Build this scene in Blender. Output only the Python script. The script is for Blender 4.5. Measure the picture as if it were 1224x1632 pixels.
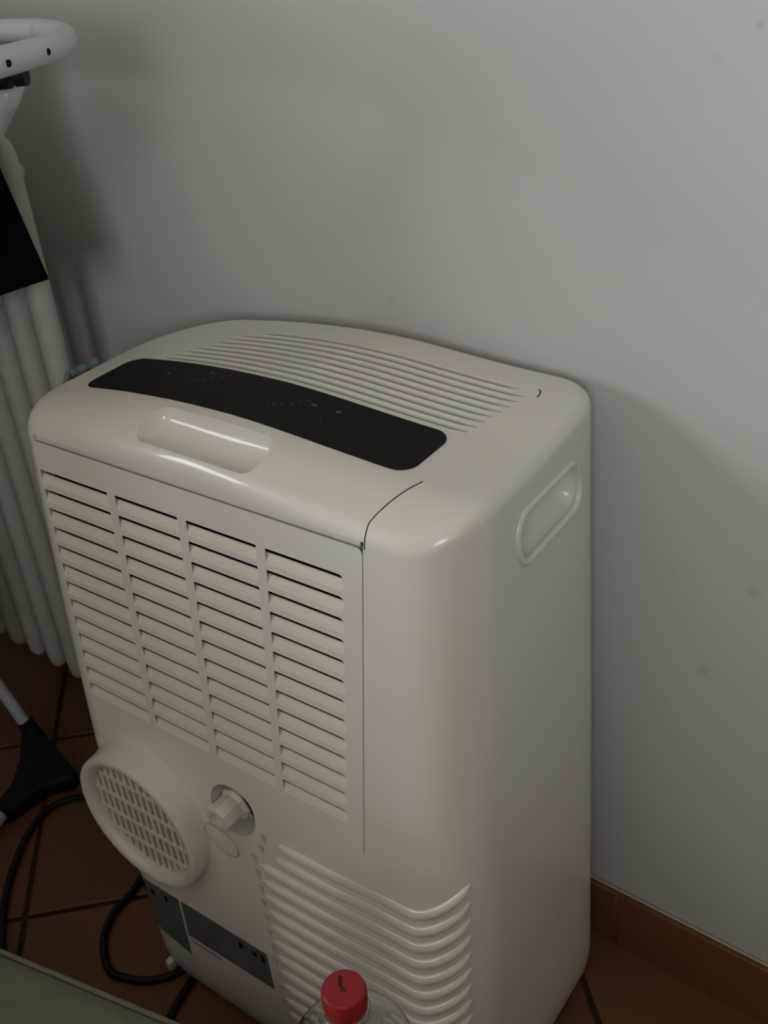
import bpy, bmesh, math, random
import numpy as np
from mathutils import Vector, Matrix
random.seed(7)
for o in list(bpy.data.objects): bpy.data.objects.remove(o)
S = bpy.context.scene
COL = S.collection

# ---------------------------------------------------------------- camera
cam_d = bpy.data.cameras.new('camera'); cam = bpy.data.objects.new('camera', cam_d); COL.objects.link(cam)
cam_d.sensor_fit = 'VERTICAL'; cam_d.sensor_height = 36.0; cam_d.sensor_width = 27.0
cam_d.lens = 1640 * 36 / 1632
cam_d.clip_start = 0.02
RX, RY, RZ = Vector((0.8133, 0.5768, -0.0767)), Vector((0.2462, -0.4607, -0.8527)), Vector((-0.5272, 0.6746, -0.5167))
cam.matrix_world = Matrix(((RX.x, -RY.x, -RZ.x, 0), (RX.y, -RY.y, -RZ.y, 0), (RX.z, -RY.z, -RZ.z, 1.08), (0, 0, 0, 1)))
S.camera = cam
# ---------------------------------------------------------------- world, window light, exposure
w = bpy.data.worlds.new('daylight'); S.world = w; w.use_nodes = True
w.node_tree.nodes['Background'].inputs[0].default_value = (0.62, 0.70, 0.80, 1)
w.node_tree.nodes['Background'].inputs[1].default_value = 1.0
WIN = dict(y0=-2.15, y1=-0.85, z0=0.35, z1=2.05)      # window opening in the left wall
LEFT_X = -2.6
FRONT_Y = -2.6
WIN2 = dict(x0=0.70, x1=1.80, z0=0.95, z1=2.25)       # second opening, in the wall behind the camera
def window_light(name, w_, h_, loc, rz, watt):
    ld = bpy.data.lights.new(name, 'AREA'); ld.shape = 'RECTANGLE'; ld.size = w_ - 0.1; ld.size_y = h_ - 0.1
    ld.energy = watt; ld.color = (0.965, 0.99, 1.0)
    lo = bpy.data.objects.new(name, ld); COL.objects.link(lo); lo.location = loc; lo.rotation_euler = (math.radians(90), 0, rz)
window_light('window_daylight', WIN['y1'] - WIN['y0'], WIN['z1'] - WIN['z0'], (LEFT_X + .02, (WIN['y0'] + WIN['y1']) / 2, (WIN['z0'] + WIN['z1']) / 2), math.radians(-90), 58)
window_light('window_daylight_2', WIN2['x1'] - WIN2['x0'], WIN2['z1'] - WIN2['z0'], ((WIN2['x0'] + WIN2['x1']) / 2, FRONT_Y + .02, (WIN2['z0'] + WIN2['z1']) / 2), 0, 26)
S.view_settings.view_transform = 'Standard'; S.view_settings.look = 'None'
S.view_settings.gamma = 1; S.view_settings.use_curve_mapping = False
S.view_settings.exposure = 0.42

# ---------------------------------------------------------------- materials
def mat(name, col, rough=0.5, spec=0.5, coat=0.0, noise=0.0, nscale=8.0, bump=0.0, bscale=200.0, coat_rough=0.1, metal=0.0):
    m = bpy.data.materials.new(name); m.use_nodes = True
    nt = m.node_tree; b = nt.nodes['Principled BSDF']
    b.inputs['Base Color'].default_value = (*col, 1)
    b.inputs['Roughness'].default_value = rough
    b.inputs['Specular IOR Level'].default_value = spec
    b.inputs['Coat Weight'].default_value = coat; b.inputs['Coat Roughness'].default_value = coat_rough
    b.inputs['Metallic'].default_value = metal
    tc = nt.nodes.new('ShaderNodeTexCoord')
    if noise > 0:
        n = nt.nodes.new('ShaderNodeTexNoise'); n.inputs['Scale'].default_value = nscale; n.inputs['Detail'].default_value = 5
        nt.links.new(tc.outputs['Object'], n.inputs['Vector'])
        mx = nt.nodes.new('ShaderNodeMix'); mx.data_type = 'RGBA'
        mx.inputs['A'].default_value = (*[c * (1 - noise) for c in col], 1)
        mx.inputs['B'].default_value = (*[min(1, c * (1 + noise)) for c in col], 1)
        nt.links.new(n.outputs['Fac'], mx.inputs['Factor']); nt.links.new(mx.outputs['Result'], b.inputs['Base Color'])
    if bump > 0:
        n2 = nt.nodes.new('ShaderNodeTexNoise'); n2.inputs['Scale'].default_value = bscale; n2.inputs['Detail'].default_value = 3
        nt.links.new(tc.outputs['Object'], n2.inputs['Vector'])
        bp = nt.nodes.new('ShaderNodeBump'); bp.inputs['Strength'].default_value = bump; bp.inputs['Distance'].default_value = 0.002
        nt.links.new(n2.outputs['Fac'], bp.inputs['Height']); nt.links.new(bp.outputs['Normal'], b.inputs['Normal'])
    return m

def wall_material():
    m = mat('wall_paint', (0.575, 0.585, 0.57), 0.9, 0.2, noise=0.03, nscale=2.5, bump=0.12, bscale=60)
    nt = m.node_tree; b = nt.nodes['Principled BSDF']
    src = b.inputs['Base Color'].links[0].from_socket
    geo = nt.nodes.new('ShaderNodeNewGeometry')
    # small scuffs and flecks on the plaster, each with its own place and size
    spots = [((-0.234, 0.745, 0.985), 0.0035, 0.35), ((-0.222, 0.745, 0.984), 0.0045, 0.5), ((-0.262, 0.745, 0.963), 0.005, 0.15),
             ((-0.190, 0.743, 0.543), 0.0065, 0.30), ((-0.226, 0.744, 0.440), 0.0065, 0.30), ((-0.26, 0.745, 0.385), 0.004, 0.2),
             ((-0.56, 0.757, 0.745), 0.005, 0.2), ((-0.262, 0.745, 0.535), 0.004, 0.12)]
    for p, r, k in spots:
        vm = nt.nodes.new('ShaderNodeVectorMath'); vm.operation = 'DISTANCE'; vm.inputs[1].default_value = p
        nt.links.new(geo.outputs['Position'], vm.inputs[0])
        mr = nt.nodes.new('ShaderNodeMapRange'); mr.inputs['From Min'].default_value = r * 0.2; mr.inputs['From Max'].default_value = r * 1.2
        mr.inputs['To Min'].default_value = k * .6; mr.inputs['To Max'].default_value = 0
        nt.links.new(vm.outputs['Value'], mr.inputs['Value'])
        mx = nt.nodes.new('ShaderNodeMix'); mx.data_type = 'RGBA'; mx.inputs['B'].default_value = (0.14, 0.12, 0.09, 1)
        nt.links.new(mr.outputs['Result'], mx.inputs['Factor']); nt.links.new(src, mx.inputs['A']); src = mx.outputs['Result']
    nt.links.new(src, b.inputs['Base Color'])
    return m

def tile_material():
    m = mat('terracotta', (0.155, 0.076, 0.043), 0.45, 0.4, noise=0.25, nscale=6, bump=0.1, bscale=40)
    nt = m.node_tree; b = nt.nodes['Principled BSDF']; src = b.inputs['Base Color'].links[0].from_socket
    oi = nt.nodes.new('ShaderNodeObjectInfo'); hs = nt.nodes.new('ShaderNodeHueSaturation')
    mr = nt.nodes.new('ShaderNodeMapRange'); mr.inputs['To Min'].default_value = 0.85; mr.inputs['To Max'].default_value = 1.15
    nt.links.new(oi.outputs['Random'], mr.inputs['Value']); nt.links.new(mr.outputs['Result'], hs.inputs['Value'])
    nt.links.new(src, hs.inputs['Color']); nt.links.new(hs.outputs['Color'], b.inputs['Base Color'])
    return m

def glass_material(name, col=(1, 1, 1), ior=1.3, rough=0.0):
    m = bpy.data.materials.new(name); m.use_nodes = True; nt = m.node_tree
    b = nt.nodes['Principled BSDF']; b.inputs['Base Color'].default_value = (*col, 1)
    b.inputs['Transmission Weight'].default_value = 1; b.inputs['IOR'].default_value = ior; b.inputs['Roughness'].default_value = rough
    return m

M = dict(
    wall=wall_material(), tile=tile_material(), wall2=mat('ochre_wall_paint', (0.36, 0.32, 0.27), 0.9, 0.15, noise=0.04, nscale=3),
    grout=mat('grout', (0.045, 0.030, 0.022), 0.9, 0.1, noise=0.2, nscale=30),
    skirt=mat('skirting_tile', (0.19, 0.085, 0.045), 0.5, 0.35, noise=0.15, nscale=9),
    plaster=mat('plaster_edge', (0.50, 0.46, 0.40), 0.9, 0.1, noise=0.15, nscale=30, bump=0.3, bscale=80),
    plastic=mat('white_plastic', (0.71, 0.695, 0.66), 0.36, 0.5, coat=0.45, coat_rough=0.05, noise=0.012, nscale=5),
    plastic2=mat('louver_plastic', (0.70, 0.655, 0.60), 0.5, 0.35),
    dark=mat('dark_inner_shade', (0.006, 0.005, 0.005), 0.9, 0.05),  # near-black used as painted shade inside slots and gaps
    inner=mat('inner_grey', (0.26, 0.26, 0.23), 0.7, 0.2),
    seam=mat('seam_shadow_gap', (0.06, 0.045, 0.04), 0.9, 0.05),
    black=mat('black_gloss_panel', (0.0040, 0.0043, 0.0045), 0.5, 0.2),
    mark=mat('panel_print', (0.16, 0.17, 0.18), 0.6, 0.2),
    label=mat('label_film', (0.11, 0.13, 0.13), 0.35, 0.5, noise=0.5, nscale=22),
    ink=mat('label_ink', (0.004, 0.004, 0.004), 0.6, 0.1),
    cap=mat('red_cap', (0.27, 0.012, 0.020), 0.38, 0.4, noise=0.05, nscale=60),
    capmark=mat('cap_mark', (0.07, 0.004, 0.007), 0.5, 0.3),
    enamel=mat('radiator_enamel', (0.50, 0.50, 0.45), 0.45, 0.4, noise=0.04, nscale=12),
    tube=mat('rack_white_tube', (0.52, 0.58, 0.62), 0.35, 0.5, coat=0.2),
    rackblack=mat('rack_black_plastic', (0.008, 0.008, 0.009), 0.6, 0.25),
    cloth=mat('black_cloth', (0.0025, 0.0025, 0.003), 0.95, 0.05, bump=0.3, bscale=400),
    cord=mat('black_cord', (0.010, 0.009, 0.009), 0.5, 0.3),
    sofa=mat('grey_green_fabric', (0.20, 0.205, 0.165), 0.95, 0.1, noise=0.15, nscale=35, bump=0.5, bscale=500),
    rag=mat('blue_grey_cloth', (0.16, 0.21, 0.23), 0.9, 0.1, noise=0.1, nscale=30),
    ceil=mat('ceiling_paint', (0.62, 0.54, 0.47), 0.9, 0.1, noise=0.02),
    frame=mat('window_frame_paint', (0.75, 0.74, 0.70), 0.4, 0.4, noise=0.02),
    pet=glass_material('clear_pet', (0.97, 0.98, 0.97), 1.45), pane=glass_material('window_glass', (1, 1, 1), 1.45),
    translucent=glass_material('frosted_clear_plastic', (0.92, 0.92, 0.88), 1.2, 0.35),
)

# ---------------------------------------------------------------- helpers
def link(name, me, m=None, parent=None, loc=None):
    o = bpy.data.objects.new(name, me); COL.objects.link(o)
    if m is not None and me is not None and not me.materials: me.materials.append(m)
    if parent is not None: o.parent = parent
    if loc is not None: o.location = loc
    return o
def smooth(me, ang=35):
    for p in me.polygons: p.use_smooth = True
    me.set_sharp_from_angle(angle=math.radians(ang))
def mk(name, verts, faces, m, parent=None, ang=35, fix=True):
    me = bpy.data.meshes.new(name); me.from_pydata([tuple(map(float, v)) for v in verts], [], faces)
    if fix:
        bm = bmesh.new(); bm.from_mesh(me); bmesh.ops.remove_doubles(bm, verts=bm.verts, dist=1e-6)
        bmesh.ops.recalc_face_normals(bm, faces=bm.faces); bm.to_mesh(me); bm.free()
    if ang: smooth(me, ang)
    return link(name, me, m, parent)
def thing(name, label, cat, loc=(0, 0, 0), group=None):
    o = bpy.data.objects.new(name, None); COL.objects.link(o); o.location = loc; o.empty_display_size = 0.05
    o['label'] = label; o['category'] = cat
    if group: o['group'] = group
    return o
def attach(o, parent):            # keep world position while parenting
    o.parent = parent; o.matrix_parent_inverse = Matrix.Translation(-parent.location)
    return o
def struct(o): o['kind'] = 'structure'; return o
def box_data(x0, x1, y0, y1, z0, z1):
    v = [(x, y, z) for z in (z0, z1) for y in (y0, y1) for x in (x0, x1)]
    return v, [(0, 2, 3, 1), (4, 5, 7, 6), (0, 1, 5, 4), (2, 6, 7, 3), (0, 4, 6, 2), (1, 3, 7, 5)]
def boxes(name, lst, m, parent=None, bevel=0.0, seg=2):
    bm = bmesh.new()
    for b in lst:
        v, f = box_data(*b); vs = [bm.verts.new(q) for q in v]
        for q in f: bm.faces.new([vs[i] for i in q])
    if bevel: bmesh.ops.bevel(bm, geom=bm.edges[:], offset=bevel, segments=seg, affect='EDGES', profile=0.5)
    bmesh.ops.recalc_face_normals(bm, faces=bm.faces)
    me = bpy.data.meshes.new(name); bm.to_mesh(me); bm.free()
    if bevel: smooth(me, 40)
    return link(name, me, m, parent)
def spline(pts, n=8):
    P = [Vector(p) for p in pts]; P = [P[0] * 2 - P[1]] + P + [P[-1] * 2 - P[-2]]; out = []
    for i in range(1, len(P) - 2):
        for k in range(n):
            t = k / n; a, b, c, d = P[i - 1:i + 3]
            out.append(0.5 * ((2 * b) + (c - a) * t + (2 * a - 5 * b + 4 * c - d) * t * t + (3 * b - a - 3 * c + d) * t ** 3))
    return out + [P[-2]]
def tube_data(pts, r, seg=12, closed=False, base=0):
    P = [Vector(p) for p in pts]; n = len(P); V = []; F = []
    up = Vector((0, 0, 1)); prev = None
    for i, p in enumerate(P):
        if closed: t = (P[(i + 1) % n] - P[i - 1]).normalized()
        else: t = (P[min(i + 1, n - 1)] - P[max(i - 1, 0)]).normalized()
        if prev is None:
            a = t.cross(up if abs(t.z) < 0.95 else Vector((1, 0, 0))).normalized()
        else: a = (prev - t * prev.dot(t)).normalized()
        prev = a; b = t.cross(a); rr = r[i] if isinstance(r, (list, tuple)) else r
        for k in range(seg):
            an = 2 * math.pi * k / seg; V.append(p + a * (rr * math.cos(an)) + b * (rr * math.sin(an)))
    m = n if closed else n - 1
    for i in range(m):
        for k in range(seg):
            j = (i + 1) % n
            F.append((base + i * seg + k, base + i * seg + (k + 1) % seg, base + j * seg + (k + 1) % seg, base + j * seg + k))
    if not closed:
        F.append(tuple(base + k for k in range(seg))[::-1]); F.append(tuple(base + (n - 1) * seg + k for k in range(seg)))
    return V, F
def tube(name, pts, r, m, parent=None, seg=12, closed=False):
    V, F = tube_data(pts, r, seg, closed); return mk(name, V, F, m, parent, 50)
def lathe_data(prof, origin, axis='z', seg=40, base=0):
    """prof: list of (radius, height) ; closed at radius 0 ends"""
    V = []; F = []; o = Vector(origin)
    for r, h in prof:
        for k in range(seg):
            a = 2 * math.pi * k / seg; c, s = r * math.cos(a), r * math.sin(a)
            V.append(o + (Vector((c, s, h)) if axis == 'z' else Vector((c, -h, s))))
    for i in range(len(prof) - 1):
        for k in range(seg):
            F.append((base + i * seg + k, base + i * seg + (k + 1) % seg, base + (i + 1) * seg + (k + 1) % seg, base + (i + 1) * seg + k))
    return V, F
def lathe(name, prof, origin, m, parent=None, axis='z', seg=40, ang=40):
    V, F = lathe_data(prof, origin, axis, seg); return mk(name, V, F, m, parent, ang)

# ---------------------------------------------------------------- room shell
WY = lambda x: 0.7365 - 0.0375 * x          # the painted wall plane behind the air conditioner
X0, X1, H = LEFT_X, 1.9, 2.7
def prism(name, poly, z0, z1, m, parent=None):
    n = len(poly); V = [(x, y, z0) for x, y in poly] + [(x, y, z1) for x, y in poly]
    F = [tuple(range(n))[::-1], tuple(range(n, 2 * n))] + [(i, (i + 1) % n, (i + 1) % n + n, i + n) for i in range(n)]
    return mk(name, V, F, m, parent, 0)
struct(prism('wall_back', [(X0 - .1, WY(X0 - .1)), (X1 + .1, WY(X1 + .1)), (X1 + .1, WY(X1) + .1), (X0 - .1, WY(X0) + .1)], -0.05, H, M['wall']))
struct(boxes('wall_left', [(X0 - .1, X0, FRONT_Y - .1, WIN['y0'], -0.05, H), (X0 - .1, X0, WIN['y1'], WY(X0), -0.05, H),
                            (X0 - .1, X0, WIN['y0'], WIN['y1'], -0.05, WIN['z0']), (X0 - .1, X0, WIN['y0'], WIN['y1'], WIN['z1'], H)], M['wall2']))
struct(boxes('wall_right', [(X1, X1 + .1, FRONT_Y - .1, WY(X1), -0.05, H)], M['wall2']))
struct(boxes('wall_front', [(X0, WIN2['x0'], FRONT_Y - .1, FRONT_Y, -0.05, H), (WIN2['x1'], X1, FRONT_Y - .1, FRONT_Y, -0.05, H),
                            (WIN2['x0'], WIN2['x1'], FRONT_Y - .1, FRONT_Y, -0.05, WIN2['z0']), (WIN2['x0'], WIN2['x1'], FRONT_Y - .1, FRONT_Y, WIN2['z1'], H)], M['wall2']))
xa, xb = WIN2['x0'], WIN2['x1']
w2 = struct(boxes('window_2', [(xa, xa + .05, FRONT_Y - .09, FRONT_Y - .03, WIN2['z0'], WIN2['z1']), (xb - .05, xb, FRONT_Y - .09, FRONT_Y - .03, WIN2['z0'], WIN2['z1']),
                               (xa + .05, xb - .05, FRONT_Y - .09, FRONT_Y - .03, WIN2['z0'], WIN2['z0'] + .05), (xa + .05, xb - .05, FRONT_Y - .09, FRONT_Y - .03, WIN2['z1'] - .05, WIN2['z1'])], M['frame']))
boxes('pane', [(xa + .05, xb - .05, FRONT_Y - .065, FRONT_Y - .06, WIN2['z0'] + .05, WIN2['z1'] - .05)], M['pane'], w2)
struct(prism('ceiling', [(X0 - .1, FRONT_Y - .1), (X1 + .1, FRONT_Y - .1), (X1 + .1, WY(X1) + .1), (X0 - .1, WY(X0) + .1)], H, H + 0.1, M['ceil']))
ya, yb_, ym = WIN['y0'], WIN['y1'], (WIN['y0'] + WIN['y1']) / 2
wf = struct(boxes('window_1', [(X0 - .09, X0 - .03, ya, ya + .05, WIN['z0'], WIN['z1']), (X0 - .09, X0 - .03, yb_ - .05, yb_, WIN['z0'], WIN['z1']),
                               (X0 - .09, X0 - .03, ya + .05, yb_ - .05, WIN['z0'], WIN['z0'] + .05), (X0 - .09, X0 - .03, ya + .05, yb_ - .05, WIN['z1'] - .05, WIN['z1']),
                               (X0 - .09, X0 - .03, ym - .03, ym + .03, WIN['z0'] + .05, WIN['z1'] - .05)], M['frame']))
for a, b in ((ya + .05, ym - .03), (ym + .03, yb_ - .05)):
    boxes('pane', [(X0 - .065, X0 - .06, a, b, WIN['z0'] + .05, WIN['z1'] - .05)], M['pane'], wf)

# floor: grout bed with diagonal terracotta tiles
room = [(X0, FRONT_Y), (X1, FRONT_Y), (X1, WY(X1) - .001), (X0, WY(X0) - .001)]
floor = struct(prism('floor', [(X0 - .05, FRONT_Y - .05), (X1 + .05, FRONT_Y - .05), (X1 + .05, WY(X1) + .05), (X0 - .05, WY(X0) + .05)], -0.05, -0.003, M['grout']))
def clip(poly, a, b):             # keep the part to the left of a->b
    out = []
    for i in range(len(poly)):
        p, q = poly[i], poly[(i + 1) % len(poly)]
        s = lambda v: (b[0] - a[0]) * (v[1] - a[1]) - (b[1] - a[1]) * (v[0] - a[0])
        sp, sq = s(p), s(q)
        if sp >= 0: out.append(p)
        if (sp > 0) != (sq > 0) and sp != sq:
            t = sp / (sp - sq); out.append((p[0] + t * (q[0] - p[0]), p[1] + t * (q[1] - p[1])))
    return out
TS = 0.3285; A0 = (-1.164, 0.616); U = (0.701, -0.713); Vv = (0.713, 0.701)
half = (TS - 0.0065) / 2
corners = [(s * half * U[0] + t * half * Vv[0], s * half * U[1] + t * half * Vv[1]) for s, t in ((-1, -1), (-1, 1), (1, 1), (1, -1))]
if sum(corners[i][0] * corners[(i + 1) % 4][1] - corners[(i + 1) % 4][0] * corners[i][1] for i in range(4)) < 0: corners = corners[::-1]
def tile_mesh(poly):
    n = len(poly); cx = sum(p[0] for p in poly) / n; cy = sum(p[1] for p in poly) / n
    ins = [(cx + (x - cx) * 0.985, cy + (y - cy) * 0.985) for x, y in poly]
    V = [(x, y, -0.003) for x, y in poly] + [(x, y, -0.0015) for x, y in poly] + [(x, y, 0) for x, y in ins]
    F = [tuple(range(2 * n, 3 * n))] + [(k * n + i, k * n + (i + 1) % n, (k + 1) * n + (i + 1) % n, (k + 1) * n + i) for k in (0, 1) for i in range(n)]
    me = bpy.data.meshes.new('tile'); me.from_pydata(V, [], F); me.materials.append(M['tile']); return me
full = tile_mesh(corners)
for i in range(-12, 22):
    for j in range(-12, 22):
        c = (A0[0] + (i + .5) * TS * U[0] + (j + .5) * TS * Vv[0], A0[1] + (i + .5) * TS * U[1] + (j + .5) * TS * Vv[1])
        poly = [(c[0] + p[0], c[1] + p[1]) for p in corners]; q = poly
        for k in range(4):
            q = clip(q, room[k], room[(k + 1) % 4])
            if len(q) < 3: break
        if len(q) < 3: continue
        ar = abs(sum(q[k][0] * q[(k + 1) % len(q)][1] - q[(k + 1) % len(q)][0] * q[k][1] for k in range(len(q)))) / 2
        if ar < 0.0008: continue
        if ar > 0.999 * (2 * half) ** 2: link('tile', full, None, floor, (c[0], c[1], 0))
        else: link('tile', tile_mesh(q), None, floor)
# terracotta skirting tiles along the wall, each tile its own piece, with the rough plaster line above
sk = struct(boxes('baseboard_back', [(0, 4.5, -0.0040, 0.0005, 0.0, 0.086)], mat('pale_grout', (.20, .14, .10), .9, .1)))
ang = math.atan(-0.0375)
sk.location = (X0 + .0, WY(X0) - 0.002, 0); sk.rotation_euler = (0, 0, ang)
stm = None; x = 0.0; jx = (-0.290 - X0) % 0.33
xs = [0.0] + [jx + 0.33 * k for k in range(14) if jx + 0.33 * k < 4.47] + [4.495]
for a, b in zip(xs[:-1], xs[1:]):
    o = boxes('tile', [(a + .0015, b - .0015, -0.0065, -0.0015, 0.0, 0.087)], M['skirt'], sk, bevel=0.001, seg=1)
tr = struct(boxes('trim_1', [(0, 4.495, -0.002, 0.001, 0.087, 0.0905)], M['plaster'], bevel=0.0018))
tr.location = sk.location; tr.rotation_euler = sk.rotation_euler

# ---------------------------------------------------------------- portable air conditioner
ac = thing('portable_air_conditioner', 'white portable air conditioner with black top panel standing against the wall beside the radiator', 'air conditioner', (-0.57, 0.58, 0))
RFL, RFR, RBR, RBL = 0.034, 0.056, 0.044, 0.105
def lim(z):
    xl = float(np.interp(z, [0, .035, .115, .315, .47, .6, .67, .72], [-.730, -.735, -.753, -.799, -.811, -.817, -.819, -.820]))
    xr = float(np.interp(z, [0, .4, .64, .72], [-.299, -.313, -.323, -.328]))
    yf = 0.423 + 0.1 * z
    yb = float(np.interp(z, [0, .6, .72], [.722, .733, .735]))
    d = 0.022 * max(0, 1 - z / .05) ** 2
    return xl + d, xr - d * .3, yf + d * .6, yb - d * .3
def ztop(x, y):
    t = min(1, max(0, (y - .60) / .12)); t = t * t * (3 - 2 * t)
    q = min(1, max(0, (x + .58) / .24))
    d = .013 * math.sin(q * math.pi / 2) ** 1.5 if x > -.6 else .021 * ((x + .6) / .22) ** 2
    u = min(1, max(0, (.546 - y) / .062)); fd = .026 * u ** 2.1
    return 0.714 - d - fd + 0.03 * (y - .58) + .010 * t * min(1, max(0, (x + .71) / .20))
NC, NS = 12, 10
def outline(xl, xr, yf, yb, ds=0.0, df=0.0, db=0.0):
    """counter-clockwise outline starting at the front left; list of (x, y, nx, ny)"""
    P = []
    def arc(cx, cy, rx, ry, a0):
        for k in range(NC + 1):
            a = math.radians(a0 + 90 * k / NC); P.append((cx + rx * math.cos(a), cy + ry * math.sin(a), math.cos(a), math.sin(a)))
    def side(a, b, n):
        for k in range(1, NS):
            t = k / NS; P.append((a[0] + (b[0] - a[0]) * t, a[1] + (b[1] - a[1]) * t, n[0], n[1]))
    arc(xl + RFL, yf + RFL, RFL - ds, RFL - df, 180)
    side((xl + RFL, yf + df), (xr - RFR, yf + df), (0, -1))
    arc(xr - RFR, yf + RFR, RFR - ds, RFR - df, 270)
    side((xr - ds, yf + RFR), (xr - ds, yb - RBR), (1, 0))
    arc(xr - RBR, yb - RBR, RBR - ds, RBR - db, 0)
    side((xr - RBR, yb - db), (xl + RBL, yb - db), (0, 1))
    arc(xl + RBL, yb - RBL, RBL - ds, RBL - db, 90)
    side((xl + ds, yb - RBL), (xl + ds, yf + RFL), (-1, 0))
    return P
def fy(x, z):                     # y of the front surface at x, z
    xl, xr, yf, yb = lim(z)
    if x < xl + RFL: return yf + RFL - math.sqrt(max(0, RFL ** 2 - (xl + RFL - x) ** 2))
    if x > xr - RFR: return yf + RFR - math.sqrt(max(0, RFR ** 2 - (x - xr + RFR) ** 2))
    return yf
rings = []
for z in [.014, .018, .024, .032, .042, .055, .08, .115, .16, .21, .26, .315, .36, .40, .44, .47, .5, .54, .57, .6, .62, .64]:
    rings.append([(x, y, z) for x, y, a, b in outline(*lim(z))])
L = lim(.665)
DS, DF, DB = 0.010, 0.009, 0.010
for t in np.linspace(0, 90, 11):
    s, c = math.sin(math.radians(t)), math.cos(math.radians(t)); R = []
    for x, y, nx, ny in outline(*L, DS * (1 - c), DF * (1 - c), DB * (1 - c)):
        f = max(0, -ny); h = 0.011 * (1 - f) + 0.012 * f
        R.append((x, y, ztop(x, y) - h * (1 - s)))
    rings.append(R)
last = rings[-1]; cx, cy = -0.58, 0.615
for s in (.985, .97, .955, .94, .92, .90, .87, .84, .80, .76, .70, .62, .52, .40, .28, .14):
    R = []
    for x, y, z in last:
        xx, yy = cx + (x - cx) * s, cy + (y - cy) * s; R.append((xx, yy, ztop(xx, yy)))
    rings.append(R)
n = len(rings[0]); V = [p for R in rings for p in R]; F = []
for i in range(len(rings) - 1):
    for k in range(n): F.append((i * n + k, i * n + (k + 1) % n, (i + 1) * n + (k + 1) % n, (i + 1) * n + k))
V.append((cx, cy, ztop(cx, cy))); ci = len(V) - 1; b0 = (len(rings) - 1) * n
F += [(b0 + k, b0 + (k + 1) % n, ci) for k in range(n)]
V.append((cx, cy - .02, .014)); bi = len(V) - 1
F += [((k + 1) % n, k, bi) for k in range(n)]
body = mk('housing', V, F, M['plastic'], None, 0)
# --- recesses cut into the housing
cut = []
def cutter(V, F): cut.append(mk('cutter', V, F, M['plastic'], None, 0))
PX0, PX1, PZ0, PZ1 = -0.7885, -0.406, 0.362, 0.672
fp = lambda x, z, d: (x, 0.423 + 0.1 * z - d, z)
def XM(x, z):                      # the vent panel narrows slightly downwards
    k = (.6375 - z) / .2375; return x + k * (.018 * (-.425 - x) / .3615 - .006 * (x + .7865) / .3615)
def slab_cut(x0, x1, z0, z1, d0, d1):
    V = [fp(XM(x, z), z, d) for d in (d0, d1) for z in (z0, z1) for x in (x0, x1)]
    return V, [(0, 2, 3, 1), (4, 5, 7, 6), (0, 1, 5, 4), (2, 6, 7, 3), (0, 4, 6, 2), (1, 3, 7, 5)]
cutter(*slab_cut(PX0, PX1, PZ0, PZ1, 0.06, -0.018))
# bore behind the exhaust outlet
V_, F_ = lathe_data([(.0001, -.016), (.0730, -.016), (.0730, .03), (.0001, .03)], fp(-.701, .2610, 0), 'y', 48); cutter(V_, F_)
# drain recess
DC = (-0.575, 0.328)
V_, F_ = lathe_data([(0.0001, -.026), (.022, -.026), (.0285, -.020), (.030, .03), (.0001, .03)], fp(DC[0], DC[1], 0), 'y', 40); cutter(V_, F_)
# carrying recess on top: a scoop, shallow at the back, deep at the front
def capsule(p0, p1, r, ry, seg=20, nn=8):
    """ellipsoid-ended bar from p0 to p1; local radii r (horizontal across) and ry (vertical)"""
    p0, p1 = Vector(p0), Vector(p1); t = (p1 - p0).normalized(); a = Vector((0, 0, 1)).cross(t).normalized(); b = t.cross(a)
    V = []; F = []; R = []
    for k in range(nn): an = math.pi / 2 * (1 - k / nn); R.append((p0 - t * r * math.sin(an) * .6, math.cos(an)))
    R.append((p0, 1)); R.append((p1, 1))
    for k in range(1, nn + 1): an = math.pi / 2 * k / nn; R.append((p1 + t * r * math.sin(an) * .6, math.cos(an)))
    for c, s in R:
        s = max(s, 0.02)
        for k in range(seg):
            an = 2 * math.pi * k / seg; V.append(c + a * (r * s * math.cos(an)) + b * (ry * s * math.sin(an)))
    for i in range(len(R) - 1):
        for k in range(seg): F.append((i * seg + k, i * seg + (k + 1) % seg, (i + 1) * seg + (k + 1) % seg, (i + 1) * seg + k))
    F.append(tuple(range(seg))[::-1]); F.append(tuple((len(R) - 1) * seg + k for k in range(seg)))
    return V, F
cutter(*capsule((-0.643, 0.514, ztop(-.643, .514) + .004), (-0.530, 0.514, ztop(-.530, .514) + .004), 0.0225, 0.020))
# side grip: long pill recess
def side_x(y, z): return lim(z)[1]
cutter(*capsule((side_x(0, .648) + .002, 0.590, 0.6465), (side_x(0, .648) + .002, 0.664, 0.6495), 0.021, 0.0205))
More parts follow.
